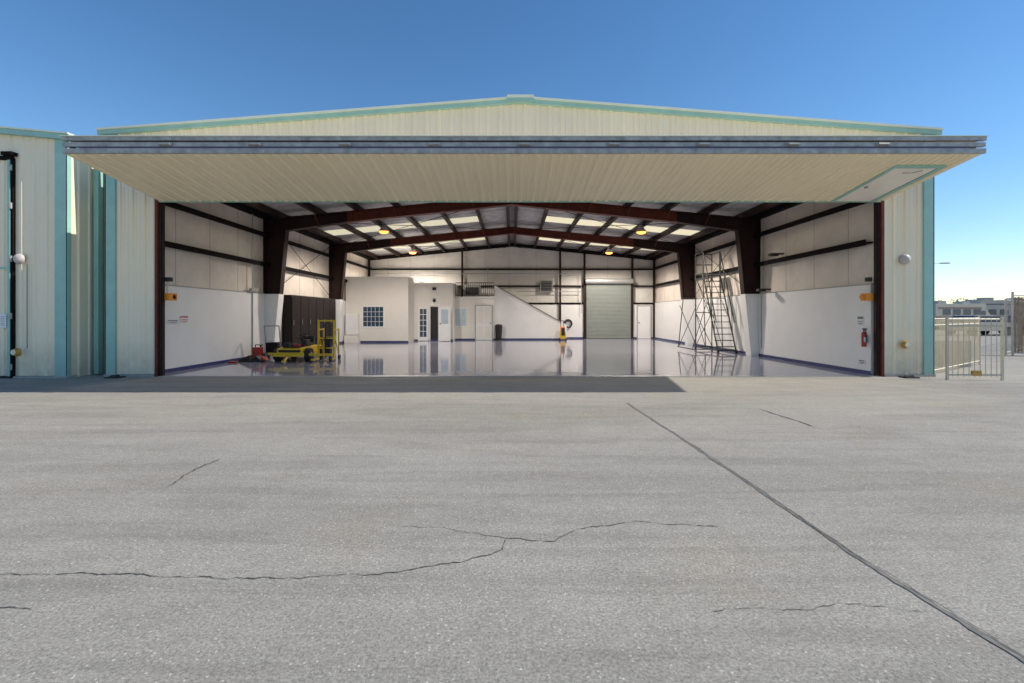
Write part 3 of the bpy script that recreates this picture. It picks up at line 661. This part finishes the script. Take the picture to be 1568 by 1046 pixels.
def extinguisher(x,y,z,nx):
    b_=B(); b_.m(red); b_.cyl((x,y,z),(x,y,z+.34),.055,14); b_.dome((x,y,z+.34),(0,0,1),.055,flat=.7); b_.m(black); b_.cyl((x,y,z+.38),(x,y,z+.44),.018,8); b_.box(x-.02,x+.02,y-.08,y+.03,z+.43,z+.46)
    b_.path([(x,y-.05,z+.44),(x,y-.085,z+.3),(x,y-.075,z+.12)],.010,6); b_.m(greym); b_.box(min(x,x+nx*.09),max(x,x+nx*.09),y-.02,y+.02,z+.1,z+.3); b_.m(signw); b_.box(x-.04,x+.02,y-.059,y-.053,z+.12,z+.24); b_.build('fire_extinguisher')
extinguisher(8.81,12.36,.70,1)
b_=B(); b_.m(red); b_.cyl((.2,YB-.2,.9),(.2,YB-.2,1.2),.06,12); b_.m(black); b_.cyl((.2,YB-.2,1.2),(.2,YB-.2,1.32),.025,8); b_.box(.1,.2,YB-.2,YB-.16,1.26,1.29); b_.build('fire_extinguisher')
def sign(name,x,y,z,w,h,stripe):
    s_=1 if x<0 else -1
    b_=B(); b_.m(signw); b_.box(min(x,x+s_*.01),max(x,x+s_*.01),y-w/2,y+w/2,z-h/2,z+h/2)
    b_.m(stripe); xa_,xb_=sorted((x+s_*.01,x+s_*.013))
    b_.box(xa_,xb_,y-w*.45,y+w*.45,z+h*.2,z+h*.42); b_.box(xa_,xb_,y-w*.4,y+w*.4,z-h*.30,z-h*.22); b_.box(xa_,xb_,y-w*.4,y+w*.4,z-h*.1,z-h*.02); b_.box(xa_,xb_,y-w*.2,y+w*.2,z-h*.42,z-h*.36)
    b_.build(name)
sign('warning_sign',-8.898,13.4,1.38,.32,.20,signr); sign('notice_sign',-8.898,12.95,1.32,.42,.10,rvblue)
sign('notice_sign',8.898,12.6,1.35,.22,.24,rvblue); sign('notice_sign',8.898,12.55,.30,.22,.10,basebl)
def flood(x,y,z):
    s_=1 if x<0 else -1
    b_=B(); b_.m(black); b_.box(min(x,x+s_*.3),max(x,x+s_*.3),y-.05,y+.05,z,z+.05); b_.box(min(x+s_*.2,x+s_*.45),max(x+s_*.2,x+s_*.45),y-.1,y+.1,z-.05,z+.04); b_.build('wall_floodlight',bevel=.01)
flood(8.8,16.0,3.45); flood(8.85,16.9,2.35)
b_=B(); b_.m(pipem); b_.path([(-8.88,16.9,5.0),(-8.88,16.9,2.3),(-8.88,16.9,.1)],.02,6); b_.box(-8.9,-8.78,16.7,17.1,2.3,2.4)
b_.path([(8.88,17.6,4.2),(8.88,17.6,.3)],.02,6); b_.build('electrical_conduit')

# ------------------------------------------------------------------ right side
fg=B(); fg.m(fencem)
def rail_fence(b_,p,q,h,sp=.115,post=True):
    p=Vector((p[0],p[1],0)); q=Vector((q[0],q[1],0)); L_=(q-p).length; d_=(q-p)/L_; n_=int(L_/sp)
    for i in range(n_+1):
        c_=p+d_*(i*L_/n_); b_.cyl((c_.x,c_.y,.08),(c_.x,c_.y,h),.011,4)
    for z_ in (.12,h-.18,h-.02): b_.cyl((p.x,p.y,z_),(q.x,q.y,z_),.018,4)
    if post:
        for c_ in (p,q): b_.box(c_.x-.022,c_.x+.022,c_.y-.022,c_.y+.022,0,h+.03)
rail_fence(fg,(10.0,11.35),(11.22,11.30),1.42)
fg.m(brass); fg.box(10.55,10.75,11.30,11.36,.1,.22)
fg.build('metal_picket_gate')
fg=B(); fg.m(fencem); rail_fence(fg,(10.25,12.1),(14.0,14.8),1.42); fg.build('metal_picket_fence')
ct=B(); ct.m(sillm); ct.box(10.35,13.2,14.2,14.35,0,.75); ct.build('low_concrete_wall')
cf=B()
p=(18.4,18.2); q=(30,16.0)
cf.m(tan); n_=120
for i in range(n_):
    t_=i/n_; x_=p[0]+(q[0]-p[0])*t_; y_=p[1]+(q[1]-p[1])*t_; cf.box(x_,x_+.085,y_,y_+.01,.08,2.15+random.uniform(-.01,.01))
cf.m(greym)
for i in range(7):
    t_=i/6; x_=p[0]+(q[0]-p[0])*t_; y_=p[1]+(q[1]-p[1])*t_-.05; cf.cyl((x_,y_,0),(x_,y_,2.35),.035,8)
for z_ in (.1,2.2): cf.cyl((p[0],p[1]-.05,z_),(q[0],q[1]-.05,z_),.022,6)
cf.build('slatted_chain_link_fence')
cf=B(); cf.m(greym)
for i in range(16): cf.cyl((18.4+i*2.6,18.4+i*2.0,0),(18.4+i*2.6,18.4+i*2.0,2.1),.035,6)
for z_ in (.1,2.05): cf.cyl((18.4,18.4,z_),(57.4,48.4,z_),.02,5)
for i in range(190):
    t_=i/190; x_=18.4+39*t_; y_=18.4+30*t_; cf.cyl((x_,y_,.1),(x_+.35,y_+.27,2.05),.005,3); cf.cyl((x_+.35,y_+.27,.1),(x_,y_,2.05),.005,3)
cf.build('chain_link_fence')
bw=B(); bw.m(tan); bw.box(30,95,62,62.2,0,1.9)
for i in range(22): bw.box(30+i*3,30.3+i*3,61.9,62.0,0,2.0)
bw.build('boundary_wall')
def camper(x,y,l,h,stripe,rot=0,cab=True):
    b_=B(); b_.m(rvwhite)
    if cab: b_.prism_y([(-l/2,.5),(l/2,.5),(l/2,h*.55),(l/2-.5,h*.85),(l/2-.5,h),(-l/2,h)],-1.2,1.2)
    else: b_.prism_y([(-l/2,.55),(l/2-.5,.55),(l/2,1.2),(l/2-.1,h-.3),(l/2-.5,h),(-l/2+.2,h),(-l/2,h-.4)],-1.2,1.2)
    b_.m(stripe); b_.box(-l/2+.02,l/2-.05,-1.215,-1.2,1.05,1.35); b_.box(-l/2+.4,l/2-1.2,-1.215,-1.2,.75,.85); b_.box(-l/2+.3,l/2-1.0,-1.215,-1.2,h-.5,h-.35)
    b_.m(glassd)
    for i in range(4):
        xx=-l/2+.8+i*(l-2)/3.6; b_.box(xx,xx+.8,-1.22,-1.2,1.5,2.05)
    if cab: b_.box(l/2-1.0,l/2-.55,-1.22,-1.2,1.3,1.9)
    b_.m(greym); b_.box(-1,-.3,-1.23,-1.2,.6,1.4); b_.box(-l/2+1,-l/2+1.9,-.5,.5,h,h+.3); b_.box(.8,1.6,-.4,.4,h,h+.25)
    b_.m(black)
    for xx in (-l/2+1.6,-l/2+2.4,l/2-1.3): b_.cyl((xx,-1.24,.42),(xx,-.9,.42),.42,14); b_.cyl((xx,.9,.42),(xx,1.24,.42),.42,14)
    ob=b_.build('parked_camper',bevel=.04); ob.location=(x,y,0); ob.rotation_euler=(0,0,rot)
camper(44.5,50,6,2.6,rvtan,0.1); camper(51.5,52,6,3.0,rvblue,-0.1,False); camper(60,52,8,3.3,rvtan,.05); camper(70,55,8,3.1,rvtan,0); camper(61,72,8,3.0,rvtan,.05); camper(70,72,9,3.4,rvblue,.0)
def car(x,y,paint,rot):
    b_=B(); b_.m(paint); b_.prism_y([(-2.2,.35),(2.2,.35),(2.25,.8),(1.2,.95),(-2.1,.95),(-2.25,.7)],-.88,.88)
    b_.m(glassd); b_.prism_y([(-1.7,.952),(1.1,.952),(.5,1.42),(-1.2,1.42)],-.78,.78); b_.m(paint); b_.prism_y([(-1.2,1.422),(.5,1.422),(.4,1.47),(-1.1,1.47)],-.74,.74)
    b_.m(black)
    for xx in (-1.4,1.4): b_.cyl((xx,-.9,.33),(xx,-.65,.33),.33,14); b_.cyl((xx,.65,.33),(xx,.9,.33),.33,14)
    ob=b_.build('parked_car',bevel=.03); ob.location=(x,y,0); ob.rotation_euler=(0,0,rot)
car(34,36,rvwhite,.1); car(39,37,rvblue,.0)
lp=B(); lp.m(greym); lp.cyl((33.5,40,0),(33.5,40,5.6),.05,8); lp.cyl((33.5,40,5.6),(35.1,40,5.7),.03,6); lp.box(34.7,35.4,39.9,40.1,5.64,5.72); lp.build('street_lamp')
dt=B()
for i in range(34):
    x_=random.uniform(78,200); y_=random.uniform(100,120); h_=random.uniform(3.0,5.6)
    dt.m(bark); dt.cyl((x_,y_,0),(x_,y_,h_*.6),.2,5,r1=.08); dt.m(leaf)
    for k in range(9):
        cx,cy,cz=x_+random.gauss(0,1.4),y_+random.gauss(0,1.4),h_*random.uniform(.45,.95)
        for q_ in range(26):
            a=Vector((cx+random.gauss(0,.55),cy+random.gauss(0,.55),cz+random.gauss(0,.3)))
            u=Vector((random.gauss(0,1),random.gauss(0,1),random.gauss(0,1))).normalized()*.35; v=Vector((random.gauss(0,1),random.gauss(0,1),random.gauss(0,1))).normalized()*.35
            dt.quad(a,a+u,a+v)
dt.build('distant_trees')
hl=B(); hl.m(hillm); prev=None
for i in range(81):
    x_=-1200+i*40; z_=9+7*math.sin(i*.35)+5*math.sin(i*.9+1)+random.uniform(-1.5,1.5)
    if prev: hl.quad((prev[0],1150,-1),(x_,1150,-1),(x_,1300,z_),(prev[0],1300,prev[1])); hl.quad((prev[0],1300,prev[1]),(x_,1300,z_),(x_,1450,-1),(prev[0],1450,-1))
    prev=(x_,z_)
hl.build('distant_hills')

# ------------------------------------------------------------------ light
sd=Vector((-5.85,.18,-4.78)).normalized()
l=bpy.data.lights.new('sun','SUN'); l.energy=5.0; l.angle=math.radians(.5); l.color=(1,.94,.84)
so=bpy.data.objects.new('sun',l); so.rotation_euler=sd.to_track_quat('-Z','Y').to_euler(); so.location=(40,5,40); sc.collection.objects.link(so)
W=bpy.data.worlds.new('World'); sc.world=W; W.use_nodes=True
nt=W.node_tree; bg=nt.nodes['Background']; st_=nt.nodes.new('ShaderNodeTexSky'); st_.sky_type='NISHITA'; st_.sun_disc=False
st_.sun_elevation=math.radians(39.2); st_.sun_rotation=math.radians(92); st_.air_density=1.0; st_.dust_density=0.0; st_.ozone_density=2.8
hs_=nt.nodes.new('ShaderNodeHueSaturation'); hs_.inputs['Saturation'].default_value=1.2
nt.links.new(st_.outputs[0],hs_.inputs['Color']); nt.links.new(hs_.outputs[0],bg.inputs[0]); bg.inputs[1].default_value=.15

# ------------------------------------------------------------------ camera
cam=bpy.data.cameras.new('camera'); co_=bpy.data.objects.new('camera',cam); sc.collection.objects.link(co_)
co_.location=(0,0,1.5); co_.rotation_euler=(math.radians(90),0,0)
cam.sensor_width=36; cam.lens=17.36; cam.shift_y=-.0261; cam.clip_end=3000; cam.clip_start=.05
sc.camera=co_
sc.view_settings.view_transform='Standard'; sc.view_settings.look='None'; sc.view_settings.exposure=0
